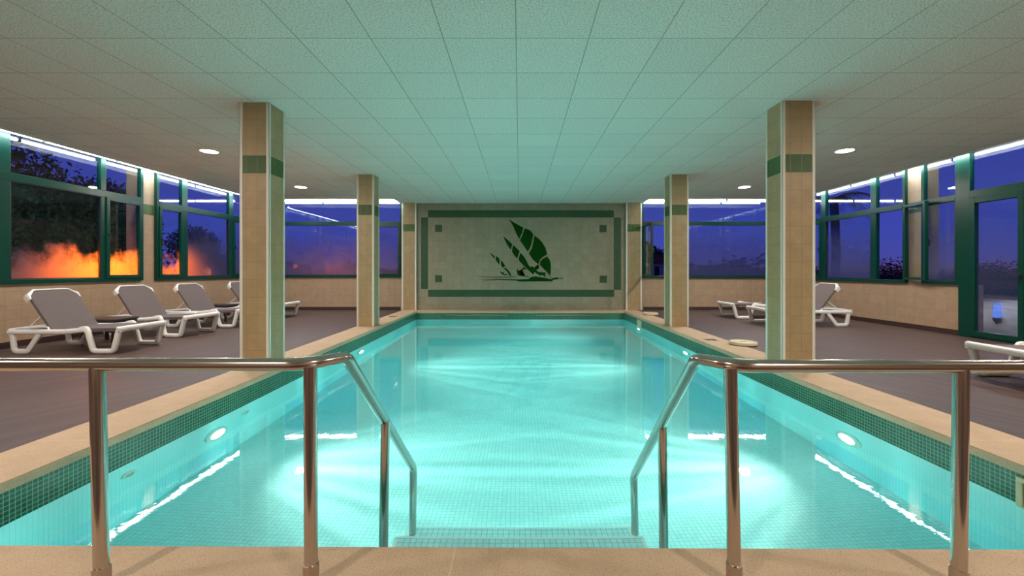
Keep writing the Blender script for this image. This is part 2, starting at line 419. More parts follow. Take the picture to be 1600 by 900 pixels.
# pool lamps
def pool_lamp(x, y, z, sgn, lab):
    o = empty('pool_light', (x, y, z)); tag(o, lab, 'pool light', 'round underwater pool lights')
    mb = MB(); mb.lathe([(.085, 0), (.135, 0), (.135, .012), (.125, .022), (.09, .026), (.085, .02)], axis='x', seg=36, close=False)
    r = mb.build('bezel', 'trim_white', o, True)
    mb = MB(); mb.lathe([(.088, .004), (.088, .016), (.06, .026), (.0, .03)], axis='x', seg=36)
    g = mb.build('lens', 'pool_lamp', o, True)
    if sgn < 0:
        for q in (r, g): q.rotation_euler = (0, 0, PI)
    ld = bpy.data.lights.new('pool_light_beam', 'SPOT'); ld.energy = 185; ld.color = (1.0, .89, .76); ld.shadow_soft_size = .07
    ld.spot_size = math.radians(112); ld.spot_blend = 1.0
    ld.use_nodes = True; t = ld.node_tree; em = t.nodes['Emission']      # ribbed lens: rays fan out sideways
    tc = t.nodes.new('ShaderNodeTexCoord'); sp = t.nodes.new('ShaderNodeSeparateXYZ'); L(t, tc.outputs['Normal'], sp.inputs[0])
    az = math_(t, 'ARCTAN2', sp.outputs[0], math_(t, 'ABSOLUTE', sp.outputs[2]))
    nz = t.nodes.new('ShaderNodeTexNoise'); nz.noise_dimensions = '1D'; nz.inputs['Scale'].default_value = 14.0; nz.inputs['Detail'].default_value = 3.0
    L(t, az, nz.inputs['W'])
    L(t, math_(t, 'ADD', math_(t, 'POWER', math_(t, 'MULTIPLY', nz.outputs['Fac'], 1.95), 3.5), .15), em.inputs['Strength'])
    lo = bpy.data.objects.new('beam', ld); COL.objects.link(lo); lo.parent = o; lo.location = (.10*sgn, 0, 0)
    d = Vector((sgn, 0, .06)); lo.rotation_euler = d.to_track_quat('-Z', 'Y').to_euler()
    return o
pool_lamp(pl(3.71), 3.71, WZ-.39, 1, 'lit round underwater lamp nearest the camera on the left pool wall')
pool_lamp(pl(7.2), 7.2, WZ-.37, 1, 'lit round underwater lamp halfway along the left pool wall')
pool_lamp(pr(3.6), 3.6, WZ-.39, -1, 'lit round underwater lamp nearest the camera on the right pool wall')
pool_lamp(pr(7.1), 7.1, WZ-.37, -1, 'lit round underwater lamp halfway along the right pool wall')
pool_lamp(pr(10), 9.9, WZ-.38, -1, 'small lit underwater lamp near the far right corner of the pool')
# return jets
for (y, d, lab) in ((2.87, .21, 'small round water inlet nearest the camera on the left pool wall'), (4.12, .24, 'small round water inlet past the first left pool lamp'), (9.9, .25, 'small round water inlet near the far left corner of the pool')):
    o = empty('water_inlet', (pl(y), y, WZ-d)); tag(o, lab, 'water inlet', 'round water inlets')
    mb = MB(); mb.lathe([(.035, 0), (.055, 0), (.055, .008), (.046, .016), (.035, .014)], axis='x', seg=28, close=False); mb.build('ring', 'trim_white', o, True)
    mb = MB(); mb.lathe([(.034, .002), (.034, .006), (.018, .02), (.010, .022), (.009, .004)], axis='x', seg=20); mb.build('nozzle', 'cream_plastic', o, True)
# skimmers on the right wall
for (y, lab) in ((2.21, 'cream skimmer opening with olive flap at the near right pool edge'), (9.9, 'pale skimmer opening at the far right end of the tile band')):
    o = empty('skimmer', (pr(y), y, -.15)); tag(o, lab, 'skimmer')
    hw, z0, z1 = .17, -.12, .075; mb = MB()
    for b in ((-.014, .01, -hw, hw, z1-.025, z1), (-.014, .01, -hw, hw, z0, z0+.025), (-.014, .01, -hw, -hw+.03, z0+.025, z1-.025), (-.014, .01, hw-.03, hw, z0+.025, z1-.025)): mb.box(*b, bev=.002)
    mb.build('frame', 'cream_plastic', o)
    mb = MB(); mb.box(-.004, .006, -hw+.03, hw-.03, z0+.025, z1-.03, bev=.002); mb.build('flap', 'olive_plastic' if y < 5 else 'cream_plastic', o)
# grab bars on far wall
for (pa, pb, lab) in ((696, 791, 'chrome grab bar on the far pool wall, left of centre'), (838, 932, 'chrome grab bar on the far pool wall, right of centre')):
    xa, xb = (pa-VX)/F*11.28, (pb-VX)/F*11.28; z = -.10
    o = empty('grab_bar', ((xa+xb)/2, YP, z)); tag(o, lab, 'grab bar', 'far wall grab bars'); h = (xb-xa)/2
    mb = MB(); mb.sweep(fillet([(-h, 0, 0), (-h, -.07, 0), (h, -.07, 0), (h, 0, 0)], .03), .013); mb.build('bar', 'steel', o, True)
    for s_ in (-1, 1):
        mb = MB(); mb.lathe([(.028, 0), (.028, -.008), (.016, -.014)], (s_*h, 0, 0), axis='y', seg=20); mb.build('wall_flange', 'steel', o, True)

# ------------------------------------------------------------------ outer walls
def wallmesh(mapf, segs, name, lab):
    mb = MB()
    for (u0, u1, z0, z1) in segs:
        a, b = mapf(u0, 0), mapf(u1, -TH)
        x0, x1 = sorted((a[0], b[0])); y0, y1 = sorted((a[1], b[1])); mb.box(x0, x1, y0, y1, z0, z1)
    return struct(mb, name, 'wall_tile', lab, 'wall')
mL = lambda u, w: (XL+w, u); mR = lambda u, w: (XR-w, u); mBk = lambda u, w: (u, YB-w)
ZT = 3.12
wallmesh(mL, [(-3, 4.2, -.25, 3.35), (4.2, 11.98, -.25, .91), (4.2, 11.98, ZT, 3.35), (8.015, 8.31, .91, ZT), (11.3, 11.98, .91, ZT)], 'wall_left', 'beige tiled left wall under and between the green framed windows')
wallmesh(mR, [(-3, 5.2, -.25, 3.35), (5.2, 11.98, ZT, 3.35), (6.98, 11.98, -.25, .86), (7.72, 8.04, .86, ZT), (11.35, 11.98, .86, ZT), (5.2, 6.98, -.25, -.01)], 'wall_right', 'beige tiled right wall between the green windows and glass door')
wallmesh(mBk, [(XL, -3.3, -.25, .91), (XL, -3.3, ZT, 3.35), (XL, -7.05, .91, ZT), (3.42, XR, -.25, .89), (3.42, XR, ZT, 3.35), (7.2, XR, .89, ZT)], 'wall_back', 'beige tiled far walls under the windows on both sides of the mural')
mb = MB(); mb.box(-3.3, 3.42, YB, YB+TH, -.25, 3.35)
struct(mb, 'wall_mural', 'mural_tile', 'square tiled end wall carrying the green sail mural', 'wall')
mb = MB(); mb.box(XL-TH, XR+TH, -3.28, -3, -.25, 3.35)
struct(mb, 'wall_rear', 'wall_tile', 'beige tiled wall behind the viewpoint', 'wall')
# green band tiles on side wall piers
for nm, x0, x1, y0, y1, lab in (('pier_band', XL, XL+.004, 8.02, 8.30, 'green tile band on the pier between the two left windows'), ('pier_band', XR-.004, XR, 7.725, 8.035, 'green tile band on the pier between the right windows')):
    mb = MB(); mb.box(x0, x1, y0, y1, 2.2, 2.4); struct(mb, nm, 'green_tile', lab, 'tile band')
# baseboards
mb = MB(); mb.box(XL, XL+.02, -3, 11.7, -.01, .085); struct(mb, 'baseboard_left', 'skirting', 'dark brown skirting along the left wall', 'baseboard')
mb = MB(); mb.box(XR-.02, XR, 6.99, 11.7, -.01, .085); mb.box(XR-.02, XR, -3, 5.19, -.01, .085); struct(mb, 'baseboard_right', 'skirting', 'dark brown skirting along the right wall', 'baseboard')
mb = MB(); mb.box(XL+.02, -3.36, YB-.02, YB, -.01, .085); mb.box(3.48, XR-.02, YB-.02, YB, -.01, .085); struct(mb, 'baseboard_back', 'skirting', 'dark brown skirting along the far walls', 'baseboard')

# ------------------------------------------------------------------ pillars and pilasters
def pillar(name, x0, x1, y0, y1, lab, group, z0=0, z1=CEIL, cat='pillar', band=(2.2, 2.4), tr=.034):
    o = empty(name, ((x0+x1)/2, (y0+y1)/2, z0)); tag(o, lab, cat, group)
    cx, cy = (x0+x1)/2, (y0+y1)/2
    hx, hy = (x1-x0)/2, (y1-y0)/2; i = .004
    mb = MB(); mb.box(-hx+i, hx-i, -hy+i, hy-i, 0, z1-z0); mb.build('tiled_shaft', 'pillar_tile', o)
    mb = MB(); mb.box(-hx+i-.002, hx-i+.002, -hy+i-.002, hy-i+.002, band[0]-z0, band[1]-z0); part(mb.build('tile_band', 'green_tile', o), 'green tile band')
    for sx in (-1, 1):
        for sy in (-1, 1):
            mb = MB(); X, Y = sx*hx, sy*hy
            xa, xb = sorted((X, X-sx*tr)); ya, yb = sorted((Y, Y-sy*.006)); mb.box(xa, xb, ya, yb, 0, z1-z0, bev=.002)
            xa, xb = sorted((X, X-sx*.006)); ya, yb = sorted((Y, Y-sy*tr)); mb.box(xa, xb, ya, yb, 0, z1-z0, bev=.002)
            part(mb.build('corner_trim', 'trim_white', o), 'white corner strip')
    return o
pillar('pillar', -3.16, -2.825, 4.69, 5.01, 'front left square pillar in beige tile with green band, by the pool edge', 'tiled pillars beside the pool')
pillar('pillar', 2.93, 3.30, 4.64, 4.96, 'front right square pillar in beige tile with green band, by the pool edge', 'tiled pillars beside the pool')
pillar('pillar', -3.215, -2.875, 8.2, 8.52, 'rear left square pillar in beige tile, before the mural', 'tiled pillars beside the pool')
pillar('pillar', 2.965, 3.335, 8.2, 8.54, 'rear right square pillar in beige tile, before the open window', 'tiled pillars beside the pool')
pillar('pilaster', -3.30, -2.885, 11.62, 11.69, 'flat tiled pilaster at the left edge of the mural wall', 'pilasters flanking the mural', cat='pilaster', tr=.045)
pillar('pilaster', 2.966, 3.42, 11.62, 11.69, 'flat tiled pilaster at the right edge of the mural wall', 'pilasters flanking the mural', cat='pilaster', tr=.045)

# ------------------------------------------------------------------ mural
mu = empty('tile_mural', (0, YB, 0)); tag(mu, 'dark green mural of three tilted sails with surfers, framed by a broken green tile border', 'mural')
def mz(zx, zy):  # first zoom (x4.092)
    return ((640+zx/4.092-VX)/F*YB, CH-(300+zy/4.092-VY)/F*YB)
def m8(zx, zy):  # second zoom (x8.18)
    return ((740+zx/8.18-VX)/F*YB, CH-(335+zy/8.18-VY)/F*YB)
def inlay(poly, name, mat, parent, th=.004):
    mb = MB(); mb.prism(poly, lambda p: (p[0], 0, p[1]), lambda p: (p[0], -th, p[1]))
    bmesh.ops.triangulate(mb.bm, faces=[f for f in mb.bm.faces if len(f.verts) > 4])
    return mb.build(name, mat, parent)
def rect(a, b, c, d): x0, z1 = mz(a, b); x1, z0 = mz(c, d); return [(x0, z0), (x1, z0), (x1, z1), (x0, z1)]
for rc in ((118, 117, 1305, 163), (73, 163, 118, 620), (1305, 163, 1352, 625), (118, 625, 1308, 670)): part(inlay(rect(*rc), 'border_strip', 'mural_green', mu), 'green border tiles')
for rc in ((163, 210, 208, 255), (163, 532, 208, 577), (1214, 212, 1259, 257), (1215, 535, 1261, 580)): part(inlay(rect(*rc), 'corner_square', 'mural_green', mu), 'green square tile')
sails = {
 'large': [[(452,62),(540,118),(636,170),(617,240),(583,315),(543,240),(505,150)],
           [(655,178),(715,200),(745,228),(762,262),(748,340),(728,410),(693,478),(640,400),(590,330),(620,280),(640,215)],
           [(776,270),(820,300),(875,355),(915,420),(938,490),(938,515),(890,540),(850,580),(828,640),(760,580),(705,500),(745,430),(765,340)],
           [(940,538),(975,585),(988,640),(988,720),(980,782),(905,705),(845,645),(852,600),(885,565)]],
 'middle': [[(378,278),(440,330),(495,380),(485,415),(475,452),(430,390),(400,330)],
            [(508,392),(550,430),(590,472),(572,515),(556,565),(520,525),(490,475),(495,430)],
            [(600,490),(640,535),(658,560),(665,600),(700,650),(750,690),(790,715),(765,770),(700,715),(640,650),(578,590),(575,560)]],
 'small': [[(200,478),(240,510),(270,540),(268,568),(235,530)],
           [(288,532),(310,545),(334,572),(332,645),(300,610),(280,578)],
           [(350,582),(385,625),(405,662),(375,682),(350,650)],
           [(405,678),(445,715),(470,750),(482,790),(462,785),(430,735),(385,690)]]}
for k, polys in sails.items():
    mb = MB()
    for poly in polys:
        P = [m8(*p) for p in poly]
        mb.prism(P, lambda p: (p[0], 0, p[1]), lambda p: (p[0], -.004, p[1]))
    bmesh.ops.triangulate(mb.bm, faces=[f for f in mb.bm.faces if len(f.verts) > 4])
    part(mb.build('sail', 'sail_green', mu), '%s dark green sail in panels' % k)
def strokes(name, lab, polys):
    mb = MB()
    for poly in polys:
        P = [m8(*p) for p in poly]
        mb.prism(P, lambda p: (p[0], 0, p[1]), lambda p: (p[0], -.0045, p[1]))
    bmesh.ops.triangulate(mb.bm, faces=[f for f in mb.bm.faces if len(f.verts) > 4])
    return part(mb.build(name, 'sail_green', mu), lab)
strokes('surfer', 'green surfer figure under the large sail', [[(742,665),(765,668),(775,690),(830,735),(880,740),(915,742),(918,800),(905,800),(885,775),(850,782),(800,755),(755,712),(700,690),(735,685)],
   [(775,680),(800,655),(830,640),(840,655),(800,672),(785,700),(820,690),(838,670),(842,680),(815,706),(780,704)], [(915,735),(1003,812),(995,815),(915,742)]])
strokes('surfer', 'green surfer figure under the middle sail', [[(550,705),(560,700),(568,725),(590,738),(615,700),(630,690),(634,696),(615,722),(590,762),(620,775),(660,785),(700,795),(715,805),(700,803),(640,790),(590,788),(560,770),(556,735)],
   [(632,655),(640,672),(670,695),(700,690),(668,703),(636,705),(630,698),(660,697),(636,676)]])
strokes('surfer', 'green surfer figure under the small sail', [[(338,728),(350,728),(358,742),(385,740),(388,730),(392,745),(375,750),(392,765),(430,760),(445,785),(432,772),(395,778),(362,765),(342,745)]])
strokes('sea_lines', 'green wave lines beneath the sails', [[(50,797),(300,798),(480,797),(570,792),(480,806),(300,808),(50,800)], [(50,830),(300,824),(560,830),(700,826),(735,800),(790,792),(840,800),(860,822),(990,826),(1020,812),(1078,802),(1078,830),(1020,835),(1000,855),(590,858),(540,845),(300,836),(50,832)],
   [(1082,808),(1145,806),(1145,812),(1082,814)], [(1082,822),(1145,820),(1145,826),(1082,828)], [(120,845),(290,846),(290,849),(120,848)]])

# ------------------------------------------------------------------ windows
def mkbox(mb, mapf, u0, u1, w0, w1, z0, z1, bev=0):
    a, b = mapf(u0, w0), mapf(u1, w1)
    x0, x1 = sorted((a[0], b[0])); y0, y1 = sorted((a[1], b[1])); mb.box(x0, x1, y0, y1, z0, z1, bev)
def handle(mapf, u, z, parent, w0=.075):
    mb = MB(); mkbox(mb, mapf, u-.012, u+.012, w0, w0+.012, z-.035, z+.035, .002); mkbox(mb, mapf, u-.008, u+.008, w0+.012, w0+.04, z-.008, z+.008); mkbox(mb, mapf, u-.008, u+.008, w0+.032, w0+.046, z-.10, z+.008, .003)
    return part(mb.build('handle', 'black_rubber', parent), 'small dark handle')
def window(name, mapf, u0, u1, zs, zt, cells, mull, lab, t0, t1, upper=None, door=None):
    """cells: (ua, ub, kind, glass)"""
    root = empty(name, Vector(mapf((u0+u1)/2, 0)+(zs,))); inv = Matrix.Translation(-root.location)
    tag(root, lab, 'window' if name.startswith('window') else 'door', kind='structure')
    fr = .055; W0, W1 = -.02, .055
    mb = MB()
    for (a, b, c, d) in ((u0, u0+fr, zs, zt), (u1-fr, u1, zs, zt), (u0+fr, u1-fr, zs, zs+.065), (u0+fr, u1-fr, zt-.06, zt)): mkbox(mb, mapf, a, b, W0, W1, c, d, .004)
    mkbox(mb, mapf, u0+fr, u1-fr, W0, W1+.004, t0, t1, .004)
    ed = [u0+fr] + [x for m_ in mull for x in m_] + [u1-fr]
    for (a, b) in mull:
        mkbox(mb, mapf, a, b, W0, W1+.002, zs+.065, t0, .004); mkbox(mb, mapf, a, b, W0, W1+.002, t1, zt-.06, .004)
    def fin(mb, nm, mat, par=root):
        o = mb.build(nm, mat, par); o.matrix_parent_inverse = inv; return o
    # keep world coords: shift meshes into the empty's frame
    fin(mb, 'frame', 'frame_green')
    bounds = [(ed[i], ed[i+1]) for i in range(0, len(ed), 2)]
    for (a, b) in bounds:   # upper lights
        mb = MB(); mkbox(mb, mapf, a-.005, b+.005, .012, .018, t1-.005, zt-.055); fin(mb, 'upper_pane', upper or 'glass')
    for (a, b), (kind, gm) in zip(bounds, cells):
        z0, z1 = zs+.065, t0
        if kind == 'fixed':
            mb = MB()
            for (c, d, e, f) in ((a, a+.012, z0, z1), (b-.012, b, z0, z1), (a+.012, b-.012, z0, z0+.012), (a+.012, b-.012, z1-.012, z1)): mkbox(mb, mapf, c, d, .02, .05, e, f)
            fin(mb, 'glazing_bead', 'black_rubber')
            mb = MB(); mkbox(mb, mapf, a+.002, b-.002, .012, .018, z0+.002, z1-.002); fin(mb, 'pane', gm)
        elif kind == 'sash':
            sw = .05; mb = MB()
            for (c, d, e, f) in ((a-.01, a+sw, z0-.01, z1+.01), (b-sw, b+.01, z0-.01, z1+.01), (a+sw, b-sw, z0-.01, z0+sw), (a+sw, b-sw, z1-sw, z1+.01)): mkbox(mb, mapf, c, d, .01, .078, e, f, .004)
            o = fin(mb, 'sash', 'frame_green')
            mb = MB(); mkbox(mb, mapf, a+sw-.004, b-sw+.004, .03, .036, z0+sw-.004, z1-sw+.004); g_ = mb.build('pane', M[gm], o)
            h_ = handle(mapf, a+.02 if mapf is not mL else a+.02, (z0+z1)/2+.05, o)
        elif kind == 'open': pass
    return root, inv
def leaf(root, hinge, width, z0, z1, ang, gm='glass'):
    """an open sash leaf, hinged at a world xy point, pointing along ang"""
    o = empty('open_sash', (0, 0, 0)); o.parent = root
    o.matrix_parent_inverse = Matrix.Translation(-root.location)
    o.location = (hinge[0], hinge[1], 0); o.rotation_euler = (0, 0, ang)
    sw = .05; mb = MB()
    for (c, d, e, f) in ((0, sw, z0, z1), (width-sw, width, z0, z1), (sw, width-sw, z0, z0+sw), (sw, width-sw, z1-sw, z1)): mb.box(c, d, -.03, .03, e, f, .004)
    mb.build('sash', 'frame_green', o)
    mb = MB(); mb.box(sw-.004, width-sw+.004, -.003, .003, z0+sw-.004, z1-sw+.004); mb.build('pane', gm, o)
    mb = MB(); mb.box(width-.035, width-.015, .03, .045, (z0+z1)/2-.04, (z0+z1)/2+.04, .002); mb.box(width-.032, width-.018, .045, .065, (z0+z1)/2-.1, (z0+z1)/2+.02, .002); mb.build('handle', 'black_rubber', o)
    return o
window('window_1', mL, 4.2, 8.015, .91, ZT, [('sash', 'glass'), ('fixed', 'glass_wet'), ('sash', 'glass_wet')], [(5.62, 5.92), (7.20, 7.29)],
       'green framed left window nearest the camera, glowing orange through wet glass', 2.385, 2.50)
window('window_2', mL, 8.31, 11.3, .91, ZT, [('sash', 'glass_wet'), ('fixed', 'glass_haze'), ('sash', 'glass_haze')], [(8.93, 9.08), (10.38, 10.53)],
       'green framed left window behind the second and third loungers, with hazy panes', 2.385, 2.50)
window('window_3', mBk, -7.05, -3.3, .91, ZT, [('fixed', 'glass_haze'), ('sash', 'glass_haze_low')], [(-4.45, -4.35)],
       'wide green framed far window left of the mural, dusk pink low down', 2.375, 2.475)
r4, i4 = window('window_4', mBk, 3.42, 7.2, .89, ZT, [('open', 'glass'), ('fixed', 'glass_haze_low')], [(4.22, 4.32)],
       'green framed far window right of the mural with its left leaf open', 2.375, 2.475)
leaf(r4, (3.475, 11.62), .78, .96, 2.37, -PI/2-.03)
r5, i5 = window('window_5', mR, 8.04, 11.35, .86, ZT, [('open', 'glass'), ('fixed', 'glass_haze'), ('sash', 'glass')], [(8.69, 8.83), (10.13, 10.28)],
       'green framed right window beyond the pier, its near leaf swung open', 2.30, 2.41)
leaf(r5, (7.43, 8.03), .56, .93, 2.36, -PI/2-.20)
window('window_6', mR, 7.06, 7.72, .86, ZT, [('fixed', 'glass_haze_low')], [], 'narrow green framed window between the right pier and the glass door', 2.30, 2.40)
# glazed door
d1 = empty('door_1', (XR, 6.1, 0)); tag(d1, 'green framed full height glass door at the right wall', 'door', kind='structure'); invd = Matrix.Translation(-d1.location)
mb = MB()
for (a, b, c, d) in ((6.88, 7.06, 0, ZT), (5.2, 5.28, 0, ZT), (5.28, 6.88, 2.30, 2.42), (5.28, 6.88, ZT-.06, ZT), (5.28, 6.88, 0, .03)): mkbox(mb, mR, a, b, -.02, .06, c, d, .004)
o = mb.build('frame', 'frame_green', d1); o.matrix_parent_inverse = invd
mb = MB(); mkbox(mb, mR, 5.27, 6.89, .012, .018, 2.415, ZT-.055); o = mb.build('upper_pane', 'glass', d1); o.matrix_parent_inverse = invd
for (a, b) in ((6.13, 6.87), (5.29, 6.12)):
    mb = MB(); sw = .075
    for (c, d, e, f) in ((a, a+sw, .03, 2.30), (b-sw, b, .03, 2.30), (a+sw, b-sw, .03, .115), (a+sw, b-sw, 2.20, 2.30)): mkbox(mb, mR, c, d, .0, .075, e, f, .004)
    o = mb.build('door_leaf', 'frame_green', d1); o.matrix_parent_inverse = invd
    mb = MB(); mkbox(mb, mR, a+sw-.004, b-sw+.004, .03, .037, .11, 2.205); mb.build('pane', 'glass_door', o)
    if a > 6: handle(mR, a+.035, 1.02, o, .075)

# ------------------------------------------------------------------ lamps
def downlight(px, Y, lab):
    x = (px-VX)/F*Y; return downlight_xy(x, Y, lab)
def downlight_xy(x, y, lab, pw=42):
    o = empty('ceiling_downlight', (x, y, CEIL)); tag(o, lab, 'ceiling light', 'round ceiling downlights')
    mb = MB(); mb.lathe([(.118, 0), (.142, 0), (.140, -.008), (.124, -.012), (.118, -.008)], seg=36, close=False); mb.build('trim_ring', 'trim_white', o, True)
    mb = MB(); mb.lathe([(.12, -.002), (.12, -.006), (.08, -.010), (0, -.012)], seg=36); mb.build('diffuser', 'lamp_disc', o, True)
    ld = bpy.data.lights.new('downlight_lamp', 'AREA'); ld.shape = 'DISK'; ld.size = .23; ld.energy = pw; ld.color = (1.0, .87, .77)
    lo = bpy.data.objects.new('lamp', ld); COL.objects.link(lo); lo.parent = o; lo.location = (0, 0, -.02)
downlight(327, 6.60, 'round white downlight in the ceiling left of the front left pillar')
downlight(470, 9.43, 'round white downlight in the ceiling between the two left pillars')
downlight(1320, 6.57, 'round white downlight in the ceiling right of the front right pillar')
downlight(1163, 9.43, 'round white downlight in the ceiling between the two right pillars')
downlight_xy(-4.93, 3.6, 'round downlight above the left handrail, just outside the picture')
downlight_xy(5.1, 3.6, 'round downlight above the right handrail, just outside the picture')
downlight_xy(-4.93, .5, 'round downlight on the left beside the viewpoint')
downlight_xy(5.1, .5, 'round downlight on the right beside the viewpoint')
downlight_xy(-2.6, -1.4, 'round downlight behind the viewpoint on the left', 60)
downlight_xy(2.6, -1.4, 'round downlight behind the viewpoint on the right', 60)

# fluorescent battens in the trough
bt = empty('fluorescent_batten')
mb = MB(); mb.box(-.555, .555, -.03, .03, .035, .075, .004); mb.build('housing', 'trim_white', bt)
mb = MB(); mb.box(-.3, -.28, -.01, .01, .07, .285); mb.box(.28, .3, -.01, .01, .07, .285); mb.build('hanger', 'trim_white', bt)
mb = MB(); mb.sweep([(-.535, 0, 0), (.535, 0, 0)], .024, seg=14); mb.build('tube', 'tube', bt, True)
for s_ in (-1, 1):
    mb = MB(); mb.box(s_*.545-.01, s_*.545+.01, -.018, .018, -.022, .04, .003); mb.build('lamp_holder', 'trim_white', bt)
first = [True]
def batten(x, y, z, rz, lab, grp):
    o = bt if first[0] else copy_tree(bt); first[0] = False
    o.location = (x, y, z); o.rotation_euler = (0, 0, rz); o['label'] = lab; o['category'] = 'tube light'; o['group'] = grp
ordn = ['nearest', 'second', 'third', 'fourth', 'fifth', 'sixth']
for i in range(6):
    y = 4.52 + i*1.12
    batten(-7.10, y, 3.045, PI/2, 'fluorescent tube above the left windows, %s from the camera' % ordn[i], 'tube lights above the left windows')
    batten(7.34, y, 3.045, PI/2, 'fluorescent tube above the right windows, %s from the camera' % ordn[i], 'tube lights above the right windows')
for i, w_ in enumerate(('next to the mural pilaster', 'second from the mural pilaster', 'third from the mural pilaster')):
    batten(-3.92-1.12*i, 11.52, 3.03, 0, 'fluorescent tube above the far left window, %s' % w_, 'tube lights above the far left window')
    batten(4.02+1.14*i, 11.52, 3.03, 0, 'fluorescent tube above the far right window, %s' % w_, 'tube lights above the far right window')

# ------------------------------------------------------------------ handrails
def handrail(name, s, lab, pts):
    """pts in pixels"""
    Yr = 1.45
    P = {k: v for k, v in pts.items()}
    root = empty(name, (at(*P['post1'][0], Yr).x, Yr, 0)); tag(root, lab, 'handrail', 'steel pool handrails')
    o_ = root.location
    rz = P['rail_z']
    def loc(v): return Vector(v)-o_
    x1 = at(P['post1'][0][0], 0, Yr).x
    far = s*2.6
    apex = Vector(((P['apex'][0]-VX)/F*1.575, 1.575, rz))
    elb = Vector(P['elbow3']); bot = Vector(P['foot'])
    path = [Vector((far, Yr, rz+P['dz'])), Vector((x1-s*(-.02), Yr, rz)), apex, elb, bot]
    path = fillet([loc(p) for p in path], [0, .20, .06, .09, 0], 9)
    mb = MB(); mb.sweep(path, .0228, seg=24); mb.build('rail', 'steel', root, True)
    for (top, bt_) in (P['post0'], P['post1']):
        a = at(top[0], top[1], Yr); a.z = rz-.005; b = at(bt_[0], bt_[1], Yr)
        k = (a.z-.0)/(a.z-b.z); e = a+(b-a)*k
        mb = MB(); mb.sweep([loc(a), loc(e)], .0222, seg=24); p_ = mb.build('post', 'steel', root, True)
        cz = b.z; f_ = a+(b-a)*((a.z-cz)/(a.z-b.z))
        mb = MB(); mb.sweep([loc(f_), loc(e+Vector((0, 0, .002)))], .0262, seg=24); mb.build('collar', 'steel_dull', p_, True)
    a = Vector(P['p2top']); b = Vector(P['p2bot'])
    mb = MB(); mb.sweep([loc(a), loc(b)], .0215, seg=24); mb.build('post', 'steel', root, True)
    return root
handrail('handrail', -1, 'curved stainless steel handrail on the left of the pool steps',
  dict(post0=((152, 600), (158.5, 884)), post1=((485, 600), (486, 880)), apex=(541, 0), rail_z=CH-(569.5-VY)/F*1.45, dz=.0,
       elbow3=(-.655, 2.56, -.11), foot=(-.665, 2.58, WZ-.59), p2top=(-.652, 2.02, .372), p2bot=(-.655, 1.995, WZ-.11)))
handrail('handrail', 1, 'curved stainless steel handrail on the right of the pool steps',
  dict(post0=((1501.5, 600), (1498.5, 888)), post1=((1141, 600), (1147, 880)), apex=(1088, 0), rail_z=CH-(572-VY)/F*1.45, dz=-.003,
       elbow3=(.70, 2.55, -.155), foot=(.715, 2.58, WZ-.59), p2top=(.692, 2.02, .345), p2bot=(.692, 1.995, WZ-.11)))

